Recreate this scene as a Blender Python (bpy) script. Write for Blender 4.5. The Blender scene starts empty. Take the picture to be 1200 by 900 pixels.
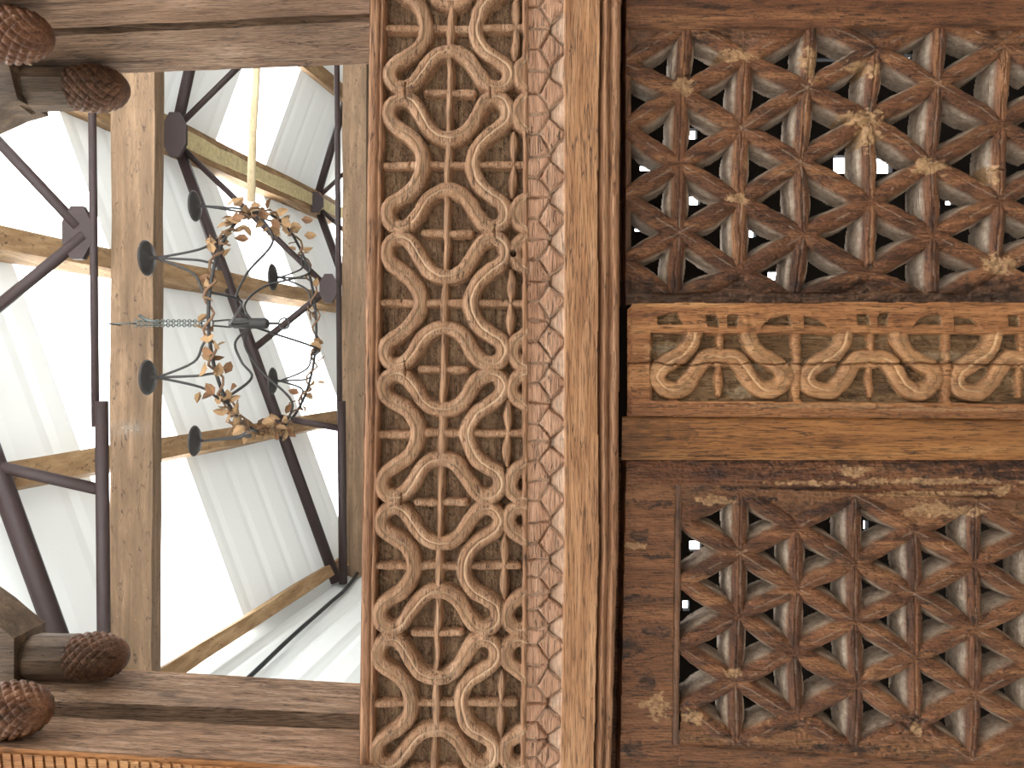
import bpy, math, random
import numpy as np
from mathutils import Vector, Matrix

random.seed(7)
SC = bpy.context.scene
COL = SC.collection

# ------------------------------------------------------------------ camera
F = 901.0                 # focal length in pixels of the 1200x900 frame
CX, CY = 626.0, 436.0     # foot of the perpendicular onto the panel
CAMY, CAMZ = -0.76, 1.5
cam = bpy.data.cameras.new('camera')
cam.sensor_width = 36.0
cam.lens = 36.0 * F / 1200.0
cam.shift_x = -(CX - 600.0) / 1200.0
cam.shift_y = -(450.0 - CY) / 1200.0
cam.clip_start = 0.02
camo = bpy.data.objects.new('camera', cam)
COL.objects.link(camo)
camo.matrix_world = Matrix(((0, 1, 0, 0), (0, 0, -1, CAMY), (-1, 0, 0, CAMZ), (0, 0, 0, 1)))
SC.camera = camo

# ------------------------------------------------------------------ light
world = bpy.data.worlds.new('world')
SC.world = world
world.use_nodes = True
bg = world.node_tree.nodes['Background']
bg.inputs[0].default_value = (0.93, 0.97, 1.0, 1)
bg.inputs[1].default_value = 8.0
sun = bpy.data.lights.new('sun', 'SUN')
sun.energy = 6.0
sun.angle = math.radians(6)
sun.color = (1.0, 0.96, 0.9)
suno = bpy.data.objects.new('sun', sun)
COL.objects.link(suno)
suno.rotation_euler = Vector((-0.62, 0.50, -0.78)).to_track_quat('-Z', 'Y').to_euler()
suno.location = (3, -3, 6)

SC.view_settings.view_transform = 'Standard'
SC.view_settings.look = 'None'
SC.view_settings.gamma = 1.0
SC.view_settings.use_curve_mapping = False
SC.view_settings.exposure = 0.08

# ------------------------------------------------------------------ helpers
def P(px, py, d):
    """point seen at pixel px,py at depth d in front of the camera"""
    return Vector(((CY - py) * d / F, CAMY + d, CAMZ - (px - CX) * d / F))

MIR = 0.85                # depth of the mirror
def V(px, py, t):
    """point whose reflection in the mirror is seen at px,py, path length t"""
    v = P(px, py, t)
    v.y = 2 * (CAMY + MIR) - v.y
    return v

def col(h):
    c = [int(h[i:i + 2], 16) / 255 for i in (0, 2, 4)]
    return tuple((x / 12.92 if x <= 0.04045 else ((x + 0.055) / 1.055) ** 2.4) for x in c) + (1,)

def tag(o, label=None, cat=None, group=None, kind=None):
    if label: o['label'] = label
    if cat: o['category'] = cat
    if group: o['group'] = group
    if kind: o['kind'] = kind
    return o

def empty(name, loc, label=None, cat=None, group=None, kind=None):
    o = bpy.data.objects.new(name, None)
    o.empty_display_size = 0.02
    COL.objects.link(o)
    o.location = loc
    return tag(o, label, cat, group, kind)

WLOC = {}
def link(name, me, loc, parent=None):
    o = bpy.data.objects.new(name, me)
    COL.objects.link(o)
    loc = Vector(loc)
    if parent is not None:
        o.parent = parent
        o.location = loc - WLOC.get(parent.name, parent.location)
    else:
        o.location = loc
    WLOC[o.name] = loc
    return o

def mesh(name, verts, faces, mat, parent=None, smooth=False):
    vs = np.array([tuple(v) for v in verts], dtype=float)
    c = Vector((vs.min(0) + vs.max(0)) / 2)
    me = bpy.data.meshes.new(name)
    me.from_pydata([Vector(v) - c for v in vs], [], faces)
    if smooth:
        me.polygons.foreach_set('use_smooth', [True] * len(me.polygons))
    me.materials.append(mat)
    me.update()
    return link(name, me, c, parent)

class MB:
    def __init__(s): s.v, s.f = [], []
    def add(s, v, f):
        n = len(s.v)
        s.v += [Vector(p) for p in v]
        s.f += [tuple(i + n for i in q) for q in f]
    def box(s, a, b):
        x0, y0, z0 = [min(p, q) for p, q in zip(a, b)]
        x1, y1, z1 = [max(p, q) for p, q in zip(a, b)]
        s.add([(x0, y0, z0), (x1, y0, z0), (x1, y1, z0), (x0, y1, z0), (x0, y0, z1), (x1, y0, z1), (x1, y1, z1), (x0, y1, z1)],
              [(0, 3, 2, 1), (4, 5, 6, 7), (0, 1, 5, 4), (1, 2, 6, 5), (2, 3, 7, 6), (3, 0, 4, 7)])
    def beam(s, a, b, w, h, up=(0, 0, 1), seg=1, jit=0.0):
        """rectangular bar a->b, w across, h along up"""
        a, b = Vector(a), Vector(b)
        d = (b - a).normalized()
        side = d.cross(Vector(up)).normalized()
        u = side.cross(d).normalized()
        rings, vs, fs = seg + 1, [], []
        for i in range(rings):
            c = a.lerp(b, i / seg)
            for su, ss in ((-1, -1), (-1, 1), (1, 1), (1, -1)):
                vs.append(c + u * su * (h / 2 + random.uniform(-jit, jit)) + side * ss * (w / 2 + random.uniform(-jit, jit)))
        for i in range(seg):
            for k in range(4):
                k2 = (k + 1) % 4
                fs.append((i * 4 + k, i * 4 + k2, i * 4 + 4 + k2, i * 4 + 4 + k))
        fs += [(3, 2, 1, 0), tuple(seg * 4 + k for k in range(4))]
        s.add(vs, fs)
    def tube(s, pts, r, n=8, caps=True, closed=False):
        pts = [Vector(p) for p in pts]
        m = len(pts)
        rr = r if isinstance(r, (list, tuple)) else [r] * m
        vs, fs = [], []
        ref = None
        for i, p in enumerate(pts):
            if closed:
                d = (pts[(i + 1) % m] - pts[i - 1]).normalized()
            else:
                d = (pts[min(i + 1, m - 1)] - pts[max(i - 1, 0)]).normalized()
            if ref is None:
                ref = d.orthogonal().normalized()
            ref = (ref - d * ref.dot(d)).normalized()
            b = d.cross(ref)
            for k in range(n):
                a = 2 * math.pi * k / n
                vs.append(p + (ref * math.cos(a) + b * math.sin(a)) * rr[i])
        for i in range(m if closed else m - 1):
            j = (i + 1) % m
            for k in range(n):
                k2 = (k + 1) % n
                fs.append((i * n + k, i * n + k2, j * n + k2, j * n + k))
        if caps and not closed:
            fs += [tuple(range(n - 1, -1, -1)), tuple((m - 1) * n + k for k in range(n))]
        s.add(vs, fs)
    def lathe(s, base, axis, prof, n=16):
        """prof: list of (distance along axis, radius)"""
        base, ax = Vector(base), Vector(axis).normalized()
        e1 = ax.orthogonal().normalized(); e2 = ax.cross(e1)
        vs, fs = [], []
        for (h, r) in prof:
            for k in range(n):
                a = 2 * math.pi * k / n
                vs.append(base + ax * h + (e1 * math.cos(a) + e2 * math.sin(a)) * r)
        for i in range(len(prof) - 1):
            for k in range(n):
                k2 = (k + 1) % n
                fs.append((i * n + k, i * n + k2, i * n + n + k2, i * n + n + k))
        fs += [tuple(range(n - 1, -1, -1)), tuple((len(prof) - 1) * n + k for k in range(n))]
        s.add(vs, fs)
    def build(s, name, mat, parent=None, smooth=False):
        return mesh(name, s.v, s.f, mat, parent, smooth)

def catmull(pts, n=10, closed=False):
    pts = [np.array(p, float) for p in pts]
    m = len(pts)
    out = []
    for i in range(m if closed else m - 1):
        p0 = pts[i - 1] if (closed or i > 0) else pts[0]
        p1, p2 = pts[i], pts[(i + 1) % m]
        p3 = pts[(i + 2) % m] if closed else pts[min(i + 2, m - 1)]
        for k in range(n):
            t = k / n
            out.append(0.5 * (2 * p1 + (p2 - p0) * t + (2 * p0 - 5 * p1 + 4 * p2 - p3) * t * t + (3 * p1 - p0 - 3 * p2 + p3) * t ** 3))
    if not closed:
        out.append(pts[-1])
    return np.array(out)

# ------------------------------------------------------------------ materials
class NT:
    def __init__(s, name):
        s.m = bpy.data.materials.new(name); s.m.use_nodes = True
        s.t = s.m.node_tree; s.b = s.t.nodes['Principled BSDF']; s.out = s.t.nodes['Material Output']
    def n(s, kind, **kw):
        nd = s.t.nodes.new(kind)
        for k, v in kw.items():
            if k in nd.inputs.keys() if not hasattr(nd, k) else False:
                nd.inputs[k].default_value = v
            else:
                setattr(nd, k, v)
        return nd
    def l(s, a, b): s.t.links.new(a, b)
    def pos(s, scale):
        g = s.n('ShaderNodeNewGeometry')
        mp = s.n('ShaderNodeMapping'); mp.inputs['Scale'].default_value = scale
        s.l(g.outputs['Position'], mp.inputs['Vector'])
        return mp.outputs['Vector']
    def noise(s, scale, detail=4, rough=0.55, dist=0.0):
        nz = s.n('ShaderNodeTexNoise')
        nz.inputs['Scale'].default_value = 1.0
        nz.inputs['Detail'].default_value = detail; nz.inputs['Roughness'].default_value = rough
        nz.inputs['Distortion'].default_value = dist
        s.l(s.pos(scale), nz.inputs['Vector'])
        return nz.outputs['Fac']
    def ramp(s, fac, stops):
        r = s.n('ShaderNodeValToRGB')
        e = r.color_ramp.elements
        while len(e) < len(stops): e.new(0.5)
        for el, (p, c) in zip(e, stops):
            el.position = p; el.color = c
        s.l(fac, r.inputs['Fac'])
        return r.outputs['Color']
    def mix(s, fac, a, b, mode='MIX'):
        mx = s.n('ShaderNodeMix'); mx.data_type = 'RGBA'; mx.blend_type = mode
        for sock, v in ((mx.inputs[0], fac), (mx.inputs[6], a), (mx.inputs[7], b)):
            if isinstance(v, (int, float)): sock.default_value = v
            elif isinstance(v, tuple): sock.default_value = v
            else: s.l(v, sock)
        return mx.outputs[2]
    def math(s, op, a, b=0.0):
        m = s.n('ShaderNodeMath'); m.operation = op
        for sock, v in ((m.inputs[0], a), (m.inputs[1], b)):
            if isinstance(v, (int, float)): sock.default_value = v
            else: s.l(v, sock)
        return m.outputs[0]

def gscale(axis, along, across):
    return tuple(along if a == axis else across for a in 'XYZ')

G = lambda v: (v, v, v, 1)
def wood(name, dark, mid, light, axis='X', across=90, pale=None, stain=None, stain_amt=0.5, rough=0.6, bump=0.35, spec=0.35, pore=0.55, darkc='2a1a12', check=130):
    t = NT(name)
    base = t.ramp(t.noise(gscale(axis, across * 0.07, across), 6, 0.62, 0.4), [(0.28, col(dark)), (0.5, col(mid)), (0.72, col(light))])
    broad = t.noise(gscale(axis, 7, 22), 3, 0.5)
    base = t.mix(t.ramp(broad, [(0.42, G(0)), (0.72, G(0.5))]), base, col(dark))
    if stain:
        st = t.ramp(t.noise(gscale(axis, 14, 55), 6, 0.68, 0.6), [(0.54, G(0)), (0.66, G(stain_amt))])
        base = t.mix(st, base, col(stain))
    pores = t.noise(gscale(axis, 45, 900), 3, 0.6)
    pr = t.ramp(pores, [(0.36, G(1 - pore)), (0.5, G(1))])
    base = t.mix(1.0, base, pr, 'MULTIPLY')
    # drying checks: thin dark lines along the grain
    ck = t.math('ABSOLUTE', t.math('SUBTRACT', t.noise(gscale(axis, 9, check), 3, 0.5, 0.3), 0.5))
    gate = t.ramp(t.noise(gscale(axis, 16, 40), 2, 0.5), [(0.47, G(0)), (0.56, G(0.75))])
    line = t.ramp(ck, [(0.004, G(1)), (0.014, G(0))])
    base = t.mix(t.math('MULTIPLY', line, gate), base, col(darkc))
    if pale:
        at = t.n('ShaderNodeAttribute'); at.attribute_name = 'pale'
        br = t.ramp(t.noise((160, 160, 160), 5, 0.65), [(0.3, G(0.35)), (0.6, G(1))])
        f = t.math('MULTIPLY', at.outputs['Fac'], br)
        base = t.mix(f, base, col(pale))
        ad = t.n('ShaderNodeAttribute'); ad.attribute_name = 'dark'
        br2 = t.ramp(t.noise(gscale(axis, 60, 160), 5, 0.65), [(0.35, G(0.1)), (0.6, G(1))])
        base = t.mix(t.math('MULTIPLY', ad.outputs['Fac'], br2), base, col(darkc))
        ac = t.n('ShaderNodeAttribute'); ac.attribute_name = 'clay'
        br3 = t.ramp(t.noise((220, 220, 220), 5, 0.7), [(0.34, G(0.0)), (0.5, G(1))])
        cc_ = t.ramp(t.noise((120, 120, 120), 4, 0.6), [(0.3, col('8e6c4a')), (0.7, col('c29a70'))])
        base = t.mix(t.math('MULTIPLY', ac.outputs['Fac'], br3), base, cc_)
    t.l(base, t.b.inputs['Base Color'])
    t.b.inputs['Roughness'].default_value = rough
    t.b.inputs['Specular IOR Level'].default_value = spec
    h = t.math('SUBTRACT', t.math('ADD', t.math('MULTIPLY', pores, 0.7), t.noise(gscale(axis, 25, 260), 5, 0.6)), t.math('MULTIPLY', line, gate))
    bp = t.n('ShaderNodeBump'); bp.inputs['Strength'].default_value = bump; bp.inputs['Distance'].default_value = 0.0018
    t.l(h, bp.inputs['Height']); t.l(bp.outputs['Normal'], t.b.inputs['Normal'])
    return t.m

def plain(name, c, rough=0.6, metal=0.0, var=0.25, scale=40, spec=0.3):
    t = NT(name)
    base = t.ramp(t.noise((scale,) * 3, 5, 0.6), [(0.3, tuple(x * (1 - var) for x in col(c)[:3]) + (1,)), (0.7, col(c))])
    t.l(base, t.b.inputs['Base Color'])
    t.b.inputs['Roughness'].default_value = rough; t.b.inputs['Metallic'].default_value = metal
    t.b.inputs['Specular IOR Level'].default_value = spec
    return t.m

M = {}
M['band'] = wood('carved teak', '8e6648', 'b58a68', 'd0a988', 'X', 110, bump=0.6, pore=0.68, pale='dcc09c', stain='8d6a55', stain_amt=0.4)
M['ground'] = wood('carving ground', '6a523e', '8c7058', 'b09474', 'X', 140, pale='cfc0a8', stain='5e4a3a', stain_amt=0.6, bump=0.6, rough=0.85, spec=0.15)  # recess colour darkened for contrast, shade put into the wood tone
M['tile'] = wood('pinkish teak', '9e7154', 'bf9173', 'd4aa8c', 'X', 110, bump=0.6, pore=0.68, pale='e6cdb4', stain='b58468', stain_amt=0.3)
M['strip'] = wood('golden teak', '8e6040', 'b5835a', 'cc9e76', 'X', 130, pale='dcb890', stain='b07a48', stain_amt=0.25, rough=0.5, bump=0.55, pore=0.62)
M['bead'] = wood('bead teak', '84593e', 'a87a58', 'c29674', 'X', 130, bump=0.55, pale='dcc09c', stain='8d5f45', stain_amt=0.3)
M['lattice'] = wood('dark worn lattice wood', '472b1a', '7a4e32', 'aa7850', 'Z', 90, pale='c4b29e', stain='301c12', stain_amt=0.75, rough=0.45, bump=0.75, pore=0.65, darkc='2c1c14')
M['latticeX'] = wood('dark worn lattice wood upright', '472b1a', '7a4e32', 'aa7850', 'X', 90, pale='c4b29e', stain='301c12', stain_amt=0.75, rough=0.45, bump=0.75, pore=0.65, darkc='2c1c14')
M['mullion'] = wood('mullion wood', '7e5030', 'ac7448', 'c89462', 'Z', 95, pale='d8b184', stain='6a3e26', stain_amt=0.6, rough=0.5, bump=0.65, pore=0.65)
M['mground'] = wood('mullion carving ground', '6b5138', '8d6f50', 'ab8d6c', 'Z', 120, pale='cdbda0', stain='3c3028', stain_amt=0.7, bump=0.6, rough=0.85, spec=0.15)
M['cove'] = wood('honey cove wood', '744a28', 'a46e3e', 'bf8c58', 'Z', 70, pale='d8b184', stain='5e3a1c', stain_amt=0.6, rough=0.45, bump=0.5, pore=0.65)
M['worn'] = wood('worn painted molding', '55321f', '805234', 'a0744e', 'Z', 70, pale='cda878', stain='2c1c18', stain_amt=0.8, rough=0.55, bump=0.75, darkc='241814')
M['stile'] = wood('brown stile wood', '5e3d24', '86593a', 'a17450', 'Z', 70, pale='c4a070', stain='3a2a20', stain_amt=0.7, rough=0.55, bump=0.65, pore=0.65, darkc='2a1e18')
M['jamb'] = wood('weathered jamb wood', '7a5a44', 'a88468', 'ceac92', 'Z', 150, stain='523c2e', stain_amt=0.6, rough=0.7, bump=0.8, pore=0.7)
M['jambf'] = wood('jamb front wood', '9a6438', 'b8804e', 'cc9a68', 'Z', 110, rough=0.6)
M['cone'] = wood('carved cone wood', '583824', '7c5238', 'a07454', 'Z', 80, stain='4a2a18', stain_amt=0.5, rough=0.5)
M['cusp'] = wood('cusp wood', '4a3828', '68523e', '886c52', 'Z', 80, stain='3a2a20', stain_amt=0.5)
M['beam'] = wood('sawn tie beam wood', '584430', '735a42', '8e7258', 'X', 26, check=30, stain='54402e', stain_amt=0.4, rough=0.75, pore=0.3)
M['purlin'] = wood('purlin pine', '745638', '947450', 'b4946e', 'Y', 22, check=25, stain='805a38', stain_amt=0.4, rough=0.75, pore=0.3)
M['foam'] = plain('yellow mineral wool', 'd0be90', 0.95, 0, 0.35, 30)
M['pole'] = wood('pale pole wood', 'a89470', 'b8a482', 'c8b898', 'X', 30, rough=0.7, pore=0.2)
M['steel'] = plain('maroon primed steel', '2e1f1d', 0.6, 0.0, 0.3, 20)
M['iron'] = plain('dark iron', '2e2a28', 0.55, 0.3, 0.3, 60)
M['chain'] = plain('zinc chain', '5e615c', 0.5, 0.6, 0.3, 90)
M['leaf'] = plain('dry tan leaf', '8a6a48', 0.8, 0, 0.5, 25)
M['leafb'] = plain('dry rust leaf', '6c4a2e', 0.8, 0, 0.5, 25)
M['vine'] = plain('vine stem', '6a4e38', 0.85, 0, 0.4, 60)
M['cable'] = plain('black cable', '1c1c1e', 0.5)
M['wallw'] = plain('white wall sheet', 'c8c8c4', 0.6, 0, 0.06, 4)
M['floor'] = plain('grey concrete floor', '7c746a', 0.9, 0, 0.25, 3)
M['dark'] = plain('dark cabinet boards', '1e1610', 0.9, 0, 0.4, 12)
M['plaster'] = plain('grey plaster', '8e867c', 0.9, 0, 0.15, 6)

def sheet(name, c, trans):
    t = NT(name)
    d = t.n('ShaderNodeBsdfDiffuse'); d.inputs[0].default_value = col(c)
    tr = t.n('ShaderNodeBsdfTranslucent'); tr.inputs[0].default_value = col(c)
    mx = t.n('ShaderNodeMixShader'); mx.inputs[0].default_value = trans
    t.l(d.outputs[0], mx.inputs[1]); t.l(tr.outputs[0], mx.inputs[2]); t.l(mx.outputs[0], t.out.inputs[0])
    return t.m
M['clear'] = sheet('clear roof sheet', 'fbfdfe', 0.85)
M['white'] = sheet('white roof sheet', 'd2d1cd', 0.035)

def mirror_mat():
    t = NT('old mirror glass')
    g = t.n('ShaderNodeBsdfGlossy'); g.inputs['Color'].default_value = (0.93, 0.945, 0.94, 1); g.inputs['Roughness'].default_value = 0.0
    d = t.n('ShaderNodeBsdfDiffuse'); d.inputs[0].default_value = col('d8d6d0')
    # a thin film of dust, specks, and one wiped smear
    v = t.n('ShaderNodeTexVoronoi'); v.feature = 'F1'; v.inputs['Scale'].default_value = 1.0
    t.l(t.pos((95, 95, 95)), v.inputs['Vector'])
    cell = t.ramp(v.outputs['Color'], [(0.90, G(0)), (0.91, G(1))])
    dot = t.ramp(v.outputs['Distance'], [(0.07, G(1)), (0.12, G(0))])
    specks = t.math('MULTIPLY', cell, dot)
    sm = P(152, 502, MIR)
    mp = t.n('ShaderNodeMapping'); mp.vector_type = 'POINT'
    geo = t.n('ShaderNodeNewGeometry')
    sub = t.n('ShaderNodeVectorMath'); sub.operation = 'SUBTRACT'; sub.inputs[1].default_value = sm
    t.l(geo.outputs['Position'], sub.inputs[0])
    mul = t.n('ShaderNodeVectorMath'); mul.operation = 'MULTIPLY'; mul.inputs[1].default_value = (75, 0, 38)
    t.l(sub.outputs[0], mul.inputs[0])
    ln = t.n('ShaderNodeVectorMath'); ln.operation = 'LENGTH'
    t.l(mul.outputs[0], ln.inputs[0])
    smear = t.ramp(ln.outputs['Value'], [(0.2, G(0.8)), (1.0, G(0))])
    sn = t.ramp(t.noise((900, 900, 300), 4, 0.7), [(0.44, G(0)), (0.56, G(1))])
    smear = t.math('MULTIPLY', smear, sn)
    f = t.math('ADD', t.math('MULTIPLY', specks, 0.8), t.math('MULTIPLY', smear, 0.5))
    f = t.math('MINIMUM', t.math('ADD', f, 0.012), 1.0)
    mx = t.n('ShaderNodeMixShader')
    t.l(f, mx.inputs[0]); t.l(g.outputs[0], mx.inputs[1]); t.l(d.outputs[0], mx.inputs[2])
    t.l(mx.outputs[0], t.out.inputs[0])
    return t.m
M['mirror'] = mirror_mat()

# ------------------------------------------------------------------ carved relief tools
def vnoise(x, y, seed):
    r = np.random.RandomState(seed)
    tab = r.rand(257, 257)
    xi, yi = np.floor(x).astype(int), np.floor(y).astype(int)
    fx, fy = x - xi, y - yi
    fx, fy = fx * fx * (3 - 2 * fx), fy * fy * (3 - 2 * fy)
    a, b = xi % 256, yi % 256
    v = (tab[a, b] * (1 - fx) + tab[a + 1, b] * fx) * (1 - fy) + (tab[a, b + 1] * (1 - fx) + tab[a + 1, b + 1] * fx) * fy
    return v * 2 - 1

def seg_dist(x, y, x0, y0, x1, y1):
    dx, dy = x1 - x0, y1 - y0
    L2 = dx * dx + dy * dy
    t = np.clip(((x - x0) * dx + (y - y0) * dy) / L2, 0, 1)
    return np.hypot(x - x0 - t * dx, y - y0 - t * dy), t, ((x - x0) * dy - (y - y0) * dx)

def poly_dist(x, y, pts, closed=True):
    """distance to a polyline and the signed side"""
    best = np.full(x.shape, 1e9); side = np.zeros(x.shape)
    n = len(pts)
    for i in range(n if closed else n - 1):
        a, b = pts[i], pts[(i + 1) % n]
        d, t, s = seg_dist(x, y, a[0], a[1], b[0], b[1])
        m = d < best
        best[m] = d[m]; side[m] = np.sign(s[m])
    return best, side

def in_poly(x, y, pts):
    ins = np.zeros(x.shape, bool)
    n = len(pts)
    for i in range(n):
        x0, y0 = pts[i]; x1, y1 = pts[(i + 1) % n]
        c = ((y0 > y) != (y1 > y)) & (x < (x1 - x0) * (y - y0) / ((y1 - y0) if y1 != y0 else 1e-9) + x0)
        ins ^= c
    return ins

def sstep(a, b, v):
    t = np.clip((v - a) / (b - a), 0, 1)
    return t * t * (3 - 2 * t)

class Relief:
    """height field over a pixel rectangle of the plane at depth d; pieces are cut out by label"""
    def __init__(s, x0, x1, y0, y1, step, d):
        s.d = d
        s.x, s.y = np.meshgrid(np.arange(x0, x1 + step, step), np.arange(y0, y1 + step, step))
        s.H = np.full(s.x.shape, -1.0); s.L = np.zeros(s.x.shape, int)
        s.pale = np.zeros(s.x.shape); s.dark = np.zeros(s.x.shape); s.clay = np.zeros(s.x.shape)
        s.n, s.info = 0, {}
    def label(s, name, mat):
        s.n += 1; s.info[s.n] = (name, mat)
        return s.n
    def put(s, h, lab, mask=None, pale=None):
        m = h > s.H
        if mask is not None: m &= mask
        s.H[m] = h[m]; s.L[m] = lab
        if pale is not None:
            s.pale[m] = (pale if np.isscalar(pale) else pale[m])
    def build(s, parent, cut=-0.025, min_faces=6):
        sc = s.d / F
        X = (CY - s.y) * sc; Z = CAMZ - (s.x - CX) * sc; Y = CAMY + s.d - s.H
        Pn = np.stack([X, Y, Z], -1)
        du = np.gradient(Pn, axis=1); dv = np.gradient(Pn, axis=0)
        N = np.cross(du, dv); N /= np.linalg.norm(N, axis=-1, keepdims=True) + 1e-12
        N[N[..., 1] > 0] *= -1
        h, w = s.x.shape
        idx = np.arange(h * w).reshape(h, w)
        quad = np.stack([idx[:-1, :-1], idx[1:, :-1], idx[1:, 1:], idx[:-1, 1:]], -1)
        lab = s.L[:-1, :-1]
        lc = np.maximum.reduce([s.H[:-1, :-1], s.H[:-1, 1:], s.H[1:, 1:], s.H[1:, :-1]])
        ok = lc > cut
        Pf, Nf = Pn.reshape(-1, 3), N.reshape(-1, 3)
        pf, df, cf = s.pale.ravel(), s.dark.ravel(), s.clay.ravel()
        out = {}
        for k, (name, mat) in s.info.items():
            q = quad[(lab == k) & ok]
            if len(q) < min_faces: continue
            u, inv = np.unique(q, return_inverse=True)
            inv = inv.reshape(q.shape)
            co = Pf[u]; c = (co.min(0) + co.max(0)) / 2
            me = bpy.data.meshes.new(name)
            me.vertices.add(len(u)); me.vertices.foreach_set('co', (co - c).ravel())
            me.loops.add(q.size); me.loops.foreach_set('vertex_index', inv.ravel().astype(np.int32))
            me.polygons.add(len(q)); me.polygons.foreach_set('loop_start', np.arange(0, q.size, 4, dtype=np.int32))
            me.update(calc_edges=True)
            me.polygons.foreach_set('use_smooth', np.ones(len(q), bool))
            for an, av in (('pale', pf), ('dark', df), ('clay', cf)):
                a = me.attributes.new(an, 'FLOAT', 'POINT'); a.data.foreach_set('value', av[u].astype(np.float32))
            me.normals_split_custom_set_from_vertices(Nf[u].tolist())
            me.materials.append(mat)
            out[k] = link(name, me, c, parent)
        return out

mm = 0.001
def patch(R, arr, cx, cy, rx, ry, amt=1.0, seed=1):
    d = np.hypot((R.x - cx) / rx, (R.y - cy) / ry) + 0.45 * vnoise(R.x / 7.0, R.y / 5.0, seed) + 0.25 * vnoise(R.x / 2.5, R.y / 2.0, seed + 1)
    np.maximum(arr, amt * (1 - sstep(0.75, 1.0, d)), out=arr)

# quarter of the quatrefoil, centre of the ring at 0,0 (along v, across u)
QUART = [(0, -29.5), (11, -31.5), (21, -38), (28, -47), (34, -57), (43, -69.5), (54, -74.5), (65, -70.5), (70, -59), (66, -47), (54, -38), (42, -29.5), (33, -17), (29, 0)]
def ring_pts(top, bot, su=1.0):
    q = QUART
    pts = [(u * su, v * top) for u, v in q]
    pts += [(u * su, -v * bot) for u, v in q[-2::-1]]
    pts += [(-u * su, -v * bot) for u, v in q[1:]]
    pts += [(-u * su, v * top) for u, v in q[-2:0:-1]]
    return catmull(pts, 6, True)

def band_profile(d, side, hw, top, wall=1.6, groove=1.5 * mm):
    t = d / hw
    h = top - 1.6 * mm * t ** 2 - 2.2 * mm * np.clip(t - 0.55, 0, 1) ** 2 * 5
    g = d * side
    h -= groove * np.exp(-((g - 0.6) / 1.1) ** 2)
    h += 1.5 * mm * sstep(-0.6, 1.2, g)
    h -= np.clip(d - hw, 0, 99) * 5.5 * mm / wall
    return h

# ================================================================== setting
CAMF = CAMY
fl = MB(); fl.box((-1.6, -6.3, -0.1), (4.6, 1.2, 0.0)); tag(fl.build('floor', M['floor']), kind='structure')

# roof: ridge, purlins and sheets run away from the mirror, falling gently
DIRX, DIRZ = (CY - 424) / F, (CX - 770) / F
def along(p, t0, t):
    """p reflected-path point at t0, moved along the roof to path length t"""
    q = Vector(p); dt = t - t0
    q.y -= dt; q.x += DIRX * dt; q.z += DIRZ * dt
    return q
T1, T2, T3 = 2.65, 4.65, 6.65
APEX = V(205, 160, T2)
EAVE = V(393, 676, T2)
slope = EAVE - APEX
mirr = Vector((-slope.x, 0, slope.z))
nrm = Vector((-slope.z, 0, slope.x)).normalized()
if nrm.z < 0: nrm = -nrm

ceil = empty('ceiling', (1.4, -3, 4.2), kind='structure')
def roof_sheet(name, ta, tb, vec, mat, up, rib):
    n = max(2, int((tb - ta) / rib)); vs, fs = [], []
    for i in range(n + 1):
        t = ta + (tb - ta) * i / n
        o = 0.005 if (i % 5 == 2) else 0.0
        for k in range(2):
            p = along(APEX, T2, t) + vec * (k * 1.06) + up
            p.z += o
            vs.append(p)
    for i in range(n):
        fs.append((2 * i, 2 * i + 1, 2 * i + 3, 2 * i + 2))
    return mesh(name, vs, fs, mat, ceil)
upv = Vector((0, 0, 0.13))
edges = [0.3, 1.23, 1.87, 3.22, 3.87, 5.22, 5.88, 7.1]
for vec in (slope, mirr):
    for i in range(len(edges) - 1):
        if i % 2: roof_sheet('clear_roof_sheet', edges[i], edges[i + 1], vec, M['clear'], upv, 0.07)
        else: roof_sheet('white_roof_sheet', edges[i], edges[i + 1], vec, M['white'], upv, 0.045)

# side wall of white ribbed sheet below the eave
wl = MB()
e0, e1 = along(EAVE, T2, 0.3), along(EAVE, T2, 7.1)
wv, wf = [], []
rows = 60
for i in range(rows + 1):
    s = i / rows
    o = -0.02 if (i % 4 == 0) else 0.0
    for e in (e0, e1):
        wv.append((e.x - 0.05 + o, e.y, (e.z + 0.13) * (1 - s) + 0.01))
for i in range(rows):
    wf.append((2 * i, 2 * i + 1, 2 * i + 3, 2 * i + 2))
tag(mesh('wall_left', wv, wf, M['wallw']), kind='structure')

ob = MB(); ob.box((4.15, -6.2, 0), (4.25, 1.1, 3.0)); tag(ob.build('blocker_wall_right', M['plaster']), kind='structure')  # added unseen wall, closes the open side to block frontal light
ob = MB(); ob.box((-1.4, -6.26, 0), (4.25, -6.16, 3.1)); tag(ob.build('blocker_wall_back', M['plaster']), kind='structure')  # added unseen wall behind the camera, keeps the roof as light source

# ================================================================== roof timbers
def purlin(px, py, w, h, label, mat='purlin', drop=0.05):
    a = V(px, py, T2)
    a.z += drop
    o = MB(); o.beam(along(a, T2, 0.5), along(a, T2, 7.05), w, h, up=nrm, seg=14, jit=0.004)
    ob = o.build('roof_purlin', M[mat])
    return tag(ob, label, 'beam', 'roof purlins seen in the mirror')
def on_chord(f): return 205 + (393 - 205) * f, 160 + (676 - 160) * f
ridge = empty('ridge_beam', along(APEX, T2, 5), 'thick wooden ridge beam with a yellow strip, uppermost of the slanting beams in the mirror', 'beam')
WLOC[ridge.name] = ridge.location.copy()
a = V(205, 160, T2); a.z += 0.04
o = MB(); o.beam(along(a, T2, 0.5), along(a, T2, 7.05), 0.19, 0.12, seg=14, jit=0.004); o.build('timber', M['purlin'], ridge)
a2 = a - Vector((0.0, 0, 0.062))
o = MB(); o.beam(along(a2, T2, 0.5), along(a2, T2, 7.05), 0.10, 0.02, seg=40, jit=0.006); tag(o.build('insulation_strip', M['foam'], ridge), 'yellow insulation strip')
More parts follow.
